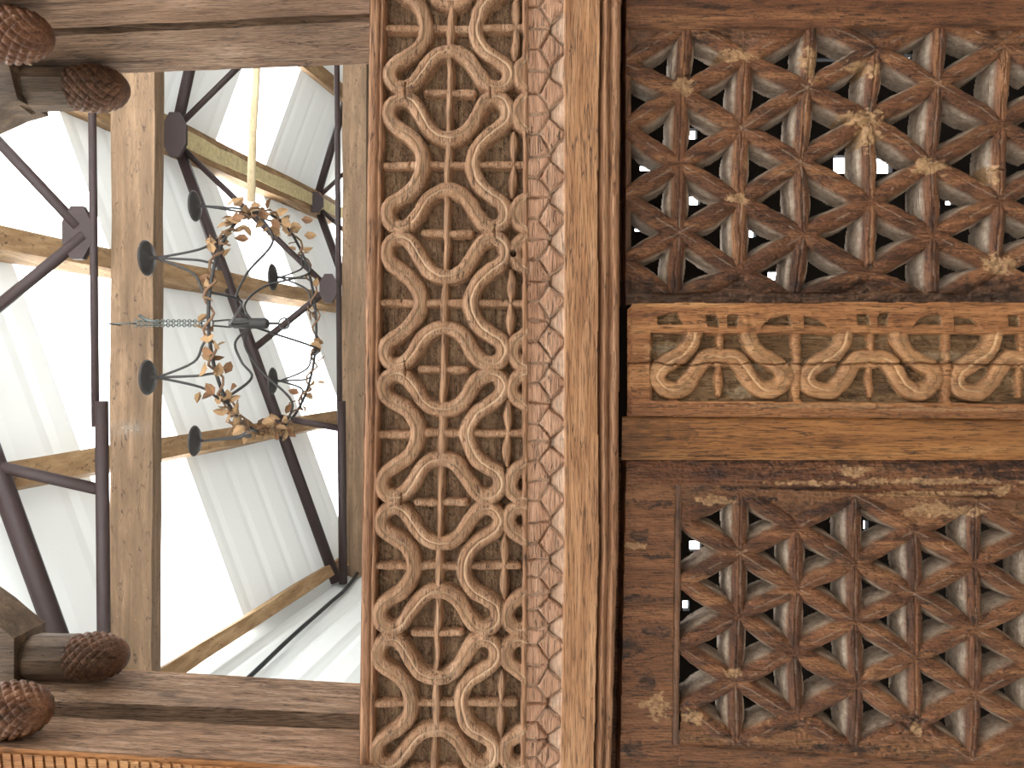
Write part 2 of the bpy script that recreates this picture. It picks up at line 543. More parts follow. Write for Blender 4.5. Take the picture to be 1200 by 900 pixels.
purlin(*on_chord(1 / 3), 0.11, 0.10, 'wooden purlin crossing the mirror behind the candle holder and its chain')
purlin(*on_chord(2 / 3), 0.10, 0.09, 'wooden purlin seen in the mirror behind the lowest candle cup')
purlin(*on_chord(0.985), 0.07, 0.06, 'wooden eave beam seen in the mirror above the white ribbed wall', drop=0.02)
ml = MB(); b = APEX + mirr / 3; b.z += 0.05
ml.beam(along(b, T2, 0.5), along(b, T2, 7.05), 0.10, 0.09, up=Vector((-nrm.x, 0, nrm.z)), seg=14, jit=0.004)
tag(ml.build('roof_purlin', M['purlin']), 'wooden purlin in the top right corner of the mirror', 'beam', 'roof purlins seen in the mirror')

def tie_beam(x0, x1, t, th, label):
    a, b = V(x0, 20, t), V(x1, 20, t)
    a2, b2 = V(x0 - 4, 860, t), V(x1 - 4, 860, t)
    mid, mid2 = (a + b) / 2, (a2 + b2) / 2
    d = (mid2 - mid).normalized()
    mid -= d * 1.2; mid2 += d * 0.0
    o = MB(); o.beam(mid + Vector((0, -th / 2, 0)), mid2 + Vector((0, -th / 2, 0)), th, (a - b).length, seg=24, jit=0.0025)
    return tag(o.build('tie_beam', M['beam']), label, 'beam')
tie_beam(131, 181, 2.82, 0.075, 'broad sawn wooden tie beam in the left half of the mirror, candle chain hung from it')
tie_beam(402, 430, 4.85, 0.07, 'grey brown wooden tie beam at the right edge of the mirror')

def truss(name, members, label, t, plates, pd=0.0):
    c = V(110 if t < 3 else 390, 400, t)
    e = empty(name, c, label, 'truss', 'steel roof trusses')
    WLOC[e.name] = c
    for (nm, x0, y0, x1, y1, w) in members:
        r = w * t / F / 2
        o = MB(); o.tube([V(x0, y0, t), V(x1, y1, t)], r, 10)
        o.build(nm, M['steel'], e, True)
    for (x, y, rx, ry) in plates:
        pts = []
        for k in range(8):
            a = math.pi / 8 + k * math.pi / 4
            pts.append((x + rx * math.cos(a) * 1.08, y + ry * math.sin(a) * 1.08))
        vs = [V(px, py, t - pd) + Vector((0, dy, 0)) for dy in (0.012, -0.012) for px, py in pts]
        fs = [tuple(range(8)), tuple(range(15, 7, -1))] + [(k, k + 8, (k + 1) % 8 + 8, (k + 1) % 8) for k in range(8)]
        mesh('gusset_plate', vs, fs, M['steel'], e)
    return e
truss('roof_truss', [('tie_rod', 107, 20, 112, 500, 9), ('tie_rod', 119, 470, 124, 980, 15),
                     ('web_bar', -60, 104, 92, 266, 13), ('web_bar', 100, 276, -60, 406, 14), ('web_bar', -80, 529, 114, 573, 14),
                     ('rafter_bar', -60, 395, 118, 884, 24)],
      'nearest maroon steel roof truss, at the left side of the mirror', T1, [(92, 273, 17, 31)])
truss('roof_truss', [('tie_rod', 394, -20, 398, 480, 6.5), ('tie_rod', 400, 470, 402, 684, 10),
                     ('rafter_bar', 205, 160, 394, 682, 13), ('rafter_bar', 205, 160, 240, 0, 13),
                     ('web_bar', 208, 149, 300, 58, 7), ('web_bar', 210, 170, 385, 338, 7), ('web_bar', 386, 338, 298, 408, 8), ('web_bar', 327, 489, 398, 502, 8)],
      'middle maroon steel roof truss, its long bar crossing behind the candle holder', T2, [(205, 158, 14, 26), (385, 338, 10, 17)], 0.14)
truss('roof_truss', [('rafter_bar', 370, 237, 410, 100, 9), ('rafter_bar', 370, 237, 420, 375, 9), ('web_bar', 372, 232, 410, 197, 5), ('web_bar', 372, 242, 425, 290, 5), ('tie_rod', 505, 0, 505, 700, 6)],
      'farthest maroon steel roof truss, by the right edge of the mirror', T3, [(369, 237, 10, 12)], 0.2)

o = MB(); o.tube([V(303, -30, 3.4), V(301, 80, 3.4), V(296, 160, 3.4), V(294, 236, 3.4)], [0.014, 0.016, 0.017, 0.019], 10)
tag(o.build('wooden_pole', M['pole'], None, True), 'thin pale wooden pole in the mirror above the candle holder', 'pole')
cb = [V(60, 1010, 3.0), V(180, 893, 3.4), V(285, 800, 3.9), V(340, 748, 4.3), V(385, 708, 4.7), V(405, 690, 4.9), V(420, 668, 5.2), V(424, 640, 5.3)]
cpts = []
for p in cb:
    # keep the cable on the face of the side wall
    q = Vector(p); camv = Vector((0, 2 * (CAMY + MIR) - CAMY, CAMZ))
    k = ((EAVE.x - 0.03) - camv.x) / (q.x - camv.x)
    cpts.append(camv + (q - camv) * k)
o = MB(); o.tube([tuple(p) for p in catmull(cpts, 6)], 0.011, 8)
tag(o.build('cable', M['cable'], None, True), 'black cable running along the white ribbed wall in the mirror', 'cable')

# ================================================================== candle holder hung from the tie beam
tc = 2.75
cc = V(305, 380, tc)
ch = empty('chandelier', (cc.x, cc.y, 2.40), 'wrought iron candle chandelier wound with dry leaves, reflected in the mirror', 'chandelier')
WLOC[ch.name] = ch.location.copy()
hub = V(290, 379, tc)
def hz(px): return CAMZ + (CX - px) * tc / F
RR = 0.42
cups = []
for k in range(6):
    a = math.radians((0, 65, 117, 180, 240, 300)[k])
    near = math.sin(a)          # +1 towards the mirror
    zc = CAMZ + (1.205 if abs(near) < 0.1 else (1.185 if near > 0 else 1.05))
    cups.append((a, Vector((hub.x + RR * math.cos(a), cc.y + RR * math.sin(a), zc))))
def ring_at(a):
    return Vector((hub.x + 0.93 * RR * math.cos(a), cc.y + 0.93 * RR * math.sin(a), CAMZ + 0.945 + 0.055 * math.sin(a)))
ringp = [ring_at(2 * math.pi * k / 48) for k in range(48)]
o = MB(); o.tube(ringp, 0.0055, 8, closed=True); o.build('hoop', M['iron'], ch, True)
o = MB(); o.lathe((hub.x, cc.y, hz(315)), (0, 0, 1), [(0, 0.012), (0.01, 0.02), (0.12, 0.019), (0.14, 0.012)], 12); o.build('hub', M['iron'], ch, True)
def loop(z, r): return [(hub.x + r * math.cos(q * math.pi / 10), cc.y, z + r * math.sin(q * math.pi / 10)) for q in range(20)]
o = MB(); o.tube(loop(hz(243), 0.021), 0.0035, 6, closed=True)
for sx in (-0.008, 0.008): o.tube([(hub.x + sx, cc.y, hz(250)), (hub.x + sx * 1.6, cc.y, hz(268)), (hub.x + sx, cc.y, hz(285))], 0.0035, 6)
o.build('top_eye', M['iron'], ch, True)
o = MB(); o.tube(loop(hz(333), 0.019), 0.0035, 6, closed=True); o.tube([(hub.x, cc.y, hz(316)), (hub.x, cc.y, hz(327))], 0.005, 6); o.build('bottom_eye', M['iron'], ch, True)
for a, c in cups:
    o = MB(); o.lathe(c, (0, 0, 1), [(-0.03, 0.004), (-0.012, 0.006), (-0.004, 0.028), (0.004, 0.05), (0.010, 0.056), (0.012, 0.052), (0.006, 0.045)], 20)
    o.build('candle_cup', M['iron'], ch, True)
    for da in (-0.32, 0.0, 0.32):
        q = ring_at(a + da)
        dn = Vector((c.x, c.y, c.z - 0.02))
        o = MB(); pts = [dn, dn.lerp(q, 0.35) + Vector((0, 0, -0.055)), dn.lerp(q, 0.75) + Vector((0, 0, -0.02)), q]
        o.tube([tuple(p) for p in catmull(pts, 6)], 0.0042, 6); o.build('cup_wire', M['iron'], ch, True)
    q = ring_at(a + 0.25); h0 = Vector((hub.x, cc.y, hz(285))); h1 = Vector((hub.x, cc.y, hz(298)))
    out = Vector((math.cos(a), math.sin(a), 0)); tang = Vector((-math.sin(a), math.cos(a), 0))
    pts = [h1, h1 + out * 0.07 + tang * 0.04 + Vector((0, 0, 0.05)), h1 + out * 0.17 + tang * 0.07 + Vector((0, 0, 0.0)), h1.lerp(q, 0.75) + Vector((0, 0, -0.06)), q]
    o = MB(); o.tube([tuple(p) for p in catmull(pts, 7)], 0.0045, 6); o.build('arm', M['iron'], ch, True)
vp = []
for k in range(150):
    a = 2 * math.pi * k / 150
    vp.append(ring_at(a) + Vector((math.cos(a) * math.cos(a * 23), math.sin(a) * math.cos(a * 23), math.sin(a * 23))) * 0.016)
o = MB(); o.tube(vp, 0.004, 6, closed=True)
for k in range(26):
    a = random.uniform(0, 2 * math.pi); p = ring_at(a)
    e = p + Vector((random.uniform(-1, 1), random.uniform(-1, 1), random.uniform(-0.8, 0.8))) * 0.07
    o.tube([p, p.lerp(e, 0.5) + Vector((0, 0, 0.012)), e], 0.0025, 5)
vine = o.build('vine', M['vine'], ch, True)
def leaf_mesh(mat, s):
    vs = []
    for (u, w, z) in ((0, 0, 0), (0.35, 0.32, 0.10), (0.7, 0.26, 0.05), (1, 0, -0.12), (0.7, -0.26, 0.05), (0.35, -0.32, 0.10), (0.5, 0, -0.04)):
        vs.append((u * s, w * s, z * s))
    me = bpy.data.meshes.new('leaf'); me.from_pydata(vs, [], [(0, 1, 6), (1, 2, 6), (2, 3, 6), (3, 4, 6), (4, 5, 6), (5, 0, 6)])
    me.materials.append(mat); return me
lms = [leaf_mesh(M['leaf'], 0.05), leaf_mesh(M['leaf'], 0.038), leaf_mesh(M['leafb'], 0.046)]
# dense at the two ends, as in the mirror, thinner between
LA = []
for k in range(46): LA.append(random.gauss(0, 0.38))
for k in range(50): LA.append(math.pi + random.gauss(0, 0.40))
for k in range(46): LA.append(random.uniform(0.2, math.pi - 0.2))
for k in range(22): LA.append(random.uniform(math.pi, 2 * math.pi))
for a in LA:
    p = ring_at(a) + Vector((random.gauss(0, 0.022), random.gauss(0, 0.022), random.gauss(0, 0.020)))
    l = link('leaf', random.choice(lms), p, vine)
    l.rotation_euler = (random.uniform(0, 6.3), random.uniform(0, 6.3), random.uniform(0, 6.3))
o = MB(); zt, zb = CAMZ + (CX - 126) * 2.72 / F, hz(240)
nl = 26
for i in range(nl):
    z0 = zb + (hz(158) - zb) * i / nl; z1 = z0 + (hz(158) - zb) / nl * 1.3
    for off in (-0.006, 0.008):
        ax = 0.006
        pts = [(hub.x + off + (ax * math.cos(q) if i % 2 else 0), cc.y + (0 if i % 2 else ax * math.cos(q)), (z0 + z1) / 2 + (z1 - z0) / 2 * math.sin(q)) for q in [j * math.pi / 5 for j in range(10)]]
        o.tube(pts, 0.0022, 5, closed=True)
wy = cc.y + 0.02
o.tube([(hub.x, cc.y, hz(160)), (hub.x - 0.002, wy, hz(143)), (hub.x - 0.002, wy, zt), (hub.x - 0.002, wy - 0.12, zt + 0.012)], 0.003, 6)
o.tube([(hub.x + 0.03, cc.y, hz(163)), (hub.x + 0.012, cc.y, hz(172)), (hub.x + 0.004, cc.y, hz(185))], 0.006, 6)
o.build('chain', M['chain'], ch, True)

# ================================================================== mirror and its arched surround
o = MB(); a, b = P(-80, -60, MIR), P(445, 960, MIR)
o.box((a.x, a.y, a.z), (b.x, b.y + 0.004, b.z))
tag(o.build('mirror', M['mirror']), 'old mirror glass in the arched niche, specked with dust', 'mirror')
DF, DB = MIR * (1 - 0.1156), MIR * (1 - 0.0225)
sur = empty('arch_surround', P(200, 436, DB), 'weathered wooden arch surround of the mirror, with carved cone pendants', 'arch')
WLOC[sur.name] = sur.location.copy()
def jamb(front, back, out, DB=DB):
    """front/back: functions x -> y for the two inner edges; out: +1 below, -1 above"""
    vs, fs = [], []
    n = 60
    for i in range(n + 1):
        x = -70 + (445 + 70) * i / n
        for k in range(9):
            t = k / 8
            d = DF + (DB - DF) * t
            y = front(x) + (back(x) - front(x)) * t
            xx = x
            jt = 0.8 * vnoise(np.array([x / 30.0 + 3]), np.array([k * 0.9 + 7 * out]), 5)[0]
            p = P(xx, y + jt, d)
            vs.append(p)
        vs.append(P(x, back(x) + out * 110, DB)); vs.append(P(x, front(x) + out * 120, DF))
    m = 11
    for i in range(n):
        for k in range(m):
            k2 = (k + 1) % m
            fs.append((i * m + k, i * m + k2, i * m + m + k2, i * m + m + k))
    fs += [tuple(range(m)), tuple(n * m + k for k in range(m - 1, -1, -1))]
    ob = mesh('jamb', vs, fs, M['jamb'], sur)
    return ob
jamb(lambda x: 876 + (x - 21) * 0.061, lambda x: 840 + (x - 60) * 0.0425, 1)
jamb(lambda x: -5 - x * 0.037, lambda x: 33 - (x - 65) * 0.047, -1, MIR - 0.009)
# orange front edge with a row of notches
o = MB()
for i in range(40):
    x0, x1 = -60 + i * 12.5, -60 + i * 12.5 + 9.5
    yb = lambda x: 884 + (x - 21) * 0.061
    d0, d1 = DF - 0.004, DF
    q = [P(x0, yb(x0), d0), P(x1, yb(x1), d0), P(x1 + 4, yb(x1) + 40, d0), P(x0 + 4, yb(x0) + 40, d0), P(x0, yb(x0), d1), P(x1, yb(x1), d1), P(x1 + 4, yb(x1) + 40, d1), P(x0 + 4, yb(x0) + 40, d1)]
    o.add(q, [(0, 3, 2, 1), (0, 1, 5, 4), (1, 2, 6, 5), (2, 3, 7, 6), (3, 0, 4, 7), (4, 5, 6, 7)])
o.build('notched_edge', M['jambf'], sur)
yb = lambda x: 877 + (x - 21) * 0.061
vs = [P(-70, yb(-70), DF - 0.0015), P(445, yb(445), DF - 0.0015), P(445, yb(445) + 80, DF - 0.0015), P(-70, yb(-70) + 80, DF - 0.0015),
      P(-70, yb(-70), DF + 0.0005), P(445, yb(445), DF + 0.0005), P(445, yb(445) + 80, DF + 0.0005), P(-70, yb(-70) + 80, DF + 0.0005)]
mesh('front_face', vs, [(0, 3, 2, 1), (0, 1, 5, 4), (1, 2, 6, 5), (2, 3, 7, 6), (3, 0, 4, 7), (4, 5, 6, 7)], M['jambf'], sur)

# cusps of the arch and their pine-cone pendants (placed from their reflections)
DC = MIR * (1 - 0.0864); TC = 2 * MIR - DC
def R_(px, py, d):
    """real point at depth d whose reflection is seen at px,py"""
    return V(px, py, 2 * MIR - d)
def cusp(poly, name='cusp'):
    d0, d1 = DC - 0.028, DC + 0.030
    n = len(poly)
    vs = [R_(x, y, DC) + Vector((0, d - DC, 0)) for d in (d0, d1) for x, y in poly]
    fs = [tuple(range(n)), tuple(range(2 * n - 1, n - 1, -1))] + [(k, k + n, (k + 1) % n + n, (k + 1) % n) for k in range(n)]
    mesh(name, vs, fs, M['cusp'], sur)
cusp([(-140, 640), (-60, 668), (-25, 690), (0, 708), (15, 721), (26, 730), (36, 738), (36, 800), (-140, 815)])
cusp([(-140, 190), (-60, 172), (-25, 152), (0, 141), (15, 134), (26, 131), (40, 127), (28, 78), (-140, 60)])
def pendant(y_ref, label=None):
    tip = R_(151, y_ref, DC); ax = Vector((0, 0, 1))       # axis runs up, away from the tip
    R0 = 0.0272; L = 0.066
    n, m = 96, 96
    vs, fs = [], []
    for i in range(m + 1):
        s = i / m
        r = R0 * (1 - (1 - min(s / 0.72, 1)) ** 2.3) ** 0.5 * (1 - 0.10 * max(0, s - 0.7) / 0.3)
        for k in range(n):
            th = 2 * math.pi * k / n
            # diamond scales in two crossing spirals
            u = th / (2 * math.pi) * 13 + s * 6.2; w = th / (2 * math.pi) * 13 - s * 6.2
            uu, ww = u % 1.0, w % 1.0
            edge = min(uu, 1 - uu, ww, 1 - ww)
            drop = (uu - ww + 1) % 1.0 * 0 + (1 - (uu + (1 - ww)) / 2)
            b = 0.0036 * (min(edge / 0.28, 1.0) ** 0.7 - 0.6) + 0.0026 * (0.5 - drop)
            b *= min(1, s * 5)
            rr = max(0.0002, r + b)
            vs.append(tip + ax * (s * L) + Vector((math.cos(th), math.sin(th), 0)) * rr)
    for i in range(m):
        for k in range(n):
            k2 = (k + 1) % n
            fs.append((i * n + k, i * n + k2, i * n + n + k2, i * n + n + k))
    fs += [tuple(range(n - 1, -1, -1))]
    pd = mesh('cone_pendant', vs, fs, M['cone'], sur, True)
    o = MB(); o.lathe(tip + ax * (L - 0.004), ax, [(0, 0.0235), (0.004, 0.026), (0.03, 0.0265), (0.05, 0.027), (0.056, 0.0245), (0.058, 0.03), (0.085, 0.031)], 10)
    o.build('pendant_neck', M['cusp'], pd, False)
pendant(769)
pendant(104)

# ================================================================== carved beam (between mirror and lattices)
beam = empty('carved_beam', P(575, 450, 0.79), 'broad carved teak beam of looping knot pattern between the mirror and the lattices', 'carved beam')
WLOC[beam.name] = beam.location.copy()
R = Relief(416, 734, -44, 944, 0.9, 0.76)
x, y = R.x, R.y
ys = [0, 220, 440, 660, 900]
E = lambda *v: np.interp(y, ys, v) + 0.7 * vnoise(y / 40.0, x * 0 + v[0] * 0.01, 3)
e0 = E(433.5, 430, 428, 424, 421); e1 = E(446, 442.5, 439.5, 435.5, 432.5)
e3 = E(612.3, 612.3, 612.3, 612.6, 610); e4 = E(619.8, 618.6, 619.3, 618.6, 617)
e5 = E(661, 661.2, 661.4, 661, 657); e6 = E(704, 701, 701.5, 702, 696.5); e7 = E(715.5, 714.6, 714.5, 713, 708.5); e8 = E(729, 727, 727, 725, 717.5)
wx = 1.3 * vnoise(x / 22.0, y / 22.0, 11) + 0.5 * vnoise(x / 6.0, y / 9.0, 12)
wy = 1.3 * vnoise(x / 22.0, y / 22.0, 13) + 0.5 * vnoise(x / 6.0, y / 9.0, 14)
u = x - np.interp(y, [0, 60, 300, 500, 780, 900], [528.5, 527, 522.5, 518, 511.5, 509]) + wx
v = y + wy
grain = 0.22 * mm * vnoise(x / 1.3, y / 14.0, 21) + 0.25 * mm * vnoise(x / 9.0, y / 30.0, 22)
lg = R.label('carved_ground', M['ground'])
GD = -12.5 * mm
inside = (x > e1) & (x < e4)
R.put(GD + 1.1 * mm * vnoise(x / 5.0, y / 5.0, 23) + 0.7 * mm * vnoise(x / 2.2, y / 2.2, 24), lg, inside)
meets = [-53, 107, 272, 433, 590, 744, 905, 1065]
rc = [30, 192, 355, 509, 665, 827, 985]
for i, yc in enumerate(rc):
    tp, bt = (yc - meets[i]) / 81.0, (meets[i + 1] - yc) / 81.0
    for off in (0.0, 151.0):
        pts = ring_pts(tp, bt) + np.array([off, yc])
        win = (v > yc - 95) & (v < yc + 95) & inside & ((u < 92) if off == 0 else (u > 66))
        if not win.any(): continue
        lab = R.label('quatrefoil_band', M['band'])
        d, sd = poly_dist(u[win], v[win], pts)
        h = np.full(x.shape, -1.0); h[win] = band_profile(d, sd, 8.6, -0.6 * mm)
        R.put(h + grain, lab, win)
        pl = np.zeros(x.shape); pl[win] = 0.55 * np.exp(-((d * sd - 0.6) / 1.0) ** 2) * (d < 5)  # highlight along the band's middle line, painted as paler colour
        mk = R.L == lab
        R.pale[mk] = np.maximum(R.pale, pl)[mk]
    def rod(name, u0, v0, u1, v1, r, top, taper=0.0):
        d, t, _ = seg_dist(u, v, u0, v0, u1, v1)
        rr = r * (1 - taper + taper * np.sin(np.clip(t, 0, 1) * math.pi))
        h = top - 2.2 * mm * (d / rr) ** 2 - np.clip(d - rr, 0, 99) * 4.5 * mm
        mk = inside & (d < rr + 4)
        if mk.any():
            R.put(h + grain, R.label(name, M['band']), mk)
    rod('spindle_rod', 0, yc - 30, 0, yc + 30, 4.6, -2.2 * mm, 0.35)
    for (u0, u1) in ((-73, -34), (-25, -2), (2, 25), (34, 75)):
        rod('cross_rod', u0, yc + random.uniform(-1, 1), u1, yc + random.uniform(-1, 1), 4.4, -3.2 * mm, 0.1)
    rod('spindle_rod', 77, yc - 38, 77, yc - 2, 4.8, -2.6 * mm, 0.6)
    rod('spindle_rod', 77, yc + 2, 77, yc + 38, 4.8, -2.6 * mm, 0.6)
    rod('cross_rod', 80, yc, 92, yc, 4.4, -3.4 * mm, 0.0)
    mt = meets[i]
    rod('spindle_rod', 0, mt - 47, 0, mt + 47, 3.6, -2.4 * mm, 0.15)
    rod('cross_rod', -27, mt, -4, mt, 4.4, -3.0 * mm, 0.1)
    rod('cross_rod', 4, mt, 27, mt, 4.4, -3.0 * mm, 0.1)
# borders
def ridge_profile(a, b, top, rnd, power=2.5):
    c, hw = (a + b) / 2, (b - a) / 2
    t = np.abs(x - c) / hw
    return top - rnd * t ** power
R.put(ridge_profile(e0, e1 - 0.8, 0.0, 2.0 * mm, 4) + grain, R.label('border_fillet', M['bead']), (x >= e0) & (x <= e1 - 0.8))
R.put(ridge_profile(e1 - 0.8, e1 + 5, -0.4 * mm, 3.0 * mm, 2) + grain, R.label('border_fillet', M['bead']), (x > e1 - 0.8) & (x <= e1 + 5))
R.put(ridge_profile(e3, e4, 0.4 * mm, 2.0 * mm, 2.5) + grain, R.label('border_fillet', M['bead']), (x > e3) & (x <= e4))
# scale tiles
ycs = [-43, 7, 57, 108, 157, 207, 255, 305, 353, 401, 450, 497, 540, 587, 637, 677, 717, 757, 804, 848, 888, 930]
tm = (x > e4) & (x <= e5)
xr = np.interp(y, ys, [661, 661, 661, 661, 657]); sh = xr - 661
X_ = x - sh + 0.8 * vnoise(x / 8.0, y / 8.0, 31); Y_ = y + 1.0 * vnoise(x / 9.0, y / 9.0, 32)
gd = np.full(x.shape, 99.0)
tid = np.zeros(x.shape, int)
for i, yc in enumerate(ycs[:-1]):
    if i == 0: continue
    pp, pn = yc - ycs[i - 1], ycs[i + 1] - yc
    j = lambda a: random.uniform(-a, a)
    Lp, Tp, Bp = (632.0 + j(1.2), yc + j(1.2)), (644.0 + j(1), yc - 0.39 * pp), (645.0 + j(1), yc + 0.39 * pn)
    R1, R2 = (661.5, yc - 0.10 * pp), (661.5, yc + 0.08 * pn)
    Mp, Mn = (645.0, yc + pn / 2), (645.0, yc - pp / 2)
    for a, b in ((Lp, Tp), (Lp, Bp), (Tp, R1), (Bp, R2), (Lp, (616, yc)), (Mp, (621.0, yc + pn / 2 + j(1.5))), (Bp, Mp), (Tp, Mn)):
        d, t, _ = seg_dist(X_, Y_, a[0], a[1], b[0], b[1])
        gd = np.minimum(gd, d)
    l_d = R.label('scale_tile', M['tile']); l_a = R.label('scale_tile', M['tile']); l_b = R.label('scale_tile', M['tile']); l_t = R.label('scale_tile', M['tile'])
    dia = in_poly(X_, Y_, [Lp, Tp, (663, R1[1]), (663, R2[1]), Bp])
    tid[dia] = l_d
    band = (Y_ >= yc - pp / 2) & (Y_ < yc + pn / 2) & ~dia
    lefty = X_ < np.where(Y_ < yc, np.interp(Y_, [Tp[1], yc], [Tp[0], Lp[0]]), np.interp(Y_, [yc, Bp[1]], [Lp[0], Bp[0]]))
    tid[band & lefty & (Y_ < yc)] = l_a; tid[band & lefty & (Y_ >= yc)] = l_b
    tid[band & ~lefty] = l_t
    R.info[l_t] = ('scale_ground', M['tile'])
    R.dark[dia] = 0
hT = np.zeros(x.shape) - 1.6 * mm
for k in np.unique(tid):
    if k == 0: continue
    mk = tid == k
    nm = R.info[k][0]
    hT[mk] = ((-2.2 * mm - 4.0 * mm * np.clip((661 - X_) / 16.0, 0, 1))[mk] if nm == 'scale_ground' else -1.2 * mm + random.uniform(-.4, .4) * mm)
hT = hT - 3.2 * mm * np.exp(-(gd / 1.2) ** 2) - 0.8 * mm * np.exp(-(gd / 3.5) ** 2)
mk = tm & (tid > 0)
R.pale[tm] = 0
R.H[mk] = (hT + grain)[mk]; R.L[mk] = tid[mk]
R.pale[mk] = np.maximum(R.pale, 0.75 * np.exp(-(gd / 1.3) ** 2) * (vnoise(x / 12.0, y / 12.0, 33) > -0.25))[mk]  # light catching in the tile grooves, put into the colour
for k, (nm, mt) in list(R.info.items()):
    if nm == 'scale_ground': R.pale[(R.L == k) & tm] = np.maximum(R.pale, 0.35)[(R.L == k) & tm]
# flat strip and two beads
fs_ = 0.3 * mm - 1.4 * mm * np.exp(-((x - e5) / 1.0) ** 2)
R.put(fs_ + 0.15 * mm * vnoise(x / 1.6, y / 40.0, 41) + 0.3 * mm * vnoise(x / 12.0, y / 60.0, 42), R.label('flat_strip', M['strip']), (x > e5) & (x <= e6))
R.put(ridge_profile(e6 + 2.0, e7, -0.6 * mm, 5.0 * mm, 2) + grain, R.label('bead_molding', M['bead']), (x > e6) & (x <= e7))
be = ridge_profile(e7, e8, -1.4 * mm, 6.0 * mm, 2) + grain
be -= 1.5 * mm * sstep(0.55, 0.7, vnoise(x / 5.0, y / 22.0, 43))
R.put(be, R.label('bead_molding', M['bead']), (x > e7) & (x <= e8))
out = (x < e0) | (x > e8)
R.H[out] = -0.045
R.L[out & (x < e0)] = 0
lab_side = R.label('beam_side', M['bead'])
R.L[out & (x > e8)] = lab_side
# wall faces at the right edge belong to the last bead
edge = np.zeros(x.shape, bool); edge[:, :-1] = (R.H[:, :-1] > -0.03) & (R.H[:, 1:] < -0.03)
# checks across the grain, cracks and a worm hole
for (cx_, cy_, n) in ((475, 105, 10), (480, 262, 9), (475, 432, 9), (580, 270, 8), (575, 108, 7), (470, 345, 9), (590, 345, 8), (470, 585, 7), (540, 410, 8), (500, 600, 7), (480, 190, 8)):
    R.H -= 4 * mm * np.exp(-((x - cx_ - 0.5 * vnoise(y / 6.0, y * 0, 50)) / 0.8) ** 2) * (np.abs(y - cy_) < n) * (R.H > -7 * mm)
hole = np.hypot(x - 601.5, (y - 297) / 1.1)
R.H -= 7 * mm * (1 - sstep(2.6, 4.0, hole)); R.dark = np.maximum(R.dark, 1 - sstep(3, 4.5, hole))
R.build(beam, cut=-0.040)
# body of the beam behind the carving
o = MB()
va = [P(434, -44, 0.777), P(420, 944, 0.777), P(715, 944, 0.777), P(727, -44, 0.777)]
o.add([*va, *[p + Vector((0, 0.07, 0)) for p in va]], [(0, 1, 2, 3), (7, 6, 5, 4), (0, 4, 5, 1), (1, 5, 6, 2), (2, 6, 7, 3), (3, 7, 4, 0)])
o.build('beam_body', M['bead'], beam)

# ================================================================== pierced lattices
def lattice(parent, rect, d, nodes, edge_nodes, frame_fn, seed, prefix_mats):
    """nodes: list of columns of (x,y); bars join near neighbours; holes are cut in every triangle"""
    R = Relief(*rect, 0.95, d)
    x, y = R.x, R.y
    wx = x + 1.2 * vnoise(x / 24.0, y / 24.0, seed) + 0.5 * vnoise(x / 6.0, y / 6.0, seed + 1)
    wy = y + 1.2 * vnoise(x / 24.0, y / 24.0, seed + 2) + 0.5 * vnoise(x / 6.0, y / 6.0, seed + 3)
    R.put(np.full(x.shape, -0.034), R.label('void', M['lattice']))
    bars = []
    allp = [(c, p) for c, colm in enumerate(nodes) for p in colm]
    for i in range(len(allp)):
        for k in range(i + 1, len(allp)):
            (ca, a), (cb, b) = allp[i], allp[k]
            if abs(ca - cb) > 1: continue
            L = math.hypot(a[0] - b[0], a[1] - b[1])
            if L > 106 or L < 20: continue
            if ca != cb and abs(a[1] - b[1]) > 64: continue
            if any(a in g and b in g for g in edge_nodes): continue
            bars.append((a, b, ca == cb))
    ragged = 0.5 * mm * vnoise(x / 3.0, y / 3.0, seed + 4) + 0.35 * mm * vnoise(x / 8.0, y / 2.0, seed + 5)
    for (a, b, vert) in bars:
        dd, t, sgn = seg_dist(wx, wy, a[0], a[1], b[0], b[1])
        L = math.hypot(a[0] - b[0], a[1] - b[1])
        sn = np.sin(np.clip(t, 0, 1) * math.pi)
        wt = (6.2 + 1.8 * sn ** 0.7) if vert else (7.2 + 2.4 * sn ** 0.7)
        wl = np.maximum(wt + 1.2, 4.5 + 8.6 * sn ** 0.75)
        top = -2.4 * mm * (dd / wt) ** 1.3 - 1.4 * mm * np.clip(dd / wt - 0.7, 0, 1) * 2.5 - (1.7 if vert else 0.8) * mm * np.exp(-(dd / 0.95) ** 2) * (sn > 0.08) - 1.2 * mm * (1 - sn) ** 3
        sl = -2.9 * mm - (dd - wt) / (wl - wt) * 7.9 * mm
        wall = -10.8 * mm - (dd - wl) * 16 * mm
        h = np.where(dd < wt, top, np.where(dd < wl, sl, wall))
        pal = np.where(dd < wt - 0.3, 0.4 * np.exp(-(dd / 0.7) ** 2) * (vnoise(x / 15.0, y / 15.0, seed + 6) > 0.1), sstep(wt - 0.2, wt + 3.0, dd) * 0.95)  # centre line is a painted highlight; the sides are pale bare wood
        mk = dd < wl + 3
        h = np.maximum(h + ragged, -0.0335)
        lab = R.label('lattice_bar', prefix_mats[0] if vert else prefix_mats[1])
        R.put(h, lab, mk, pal)
    frame_fn(R, x, y, ragged)
    R.dark *= (R.pale < 0.5)
    return R, bars

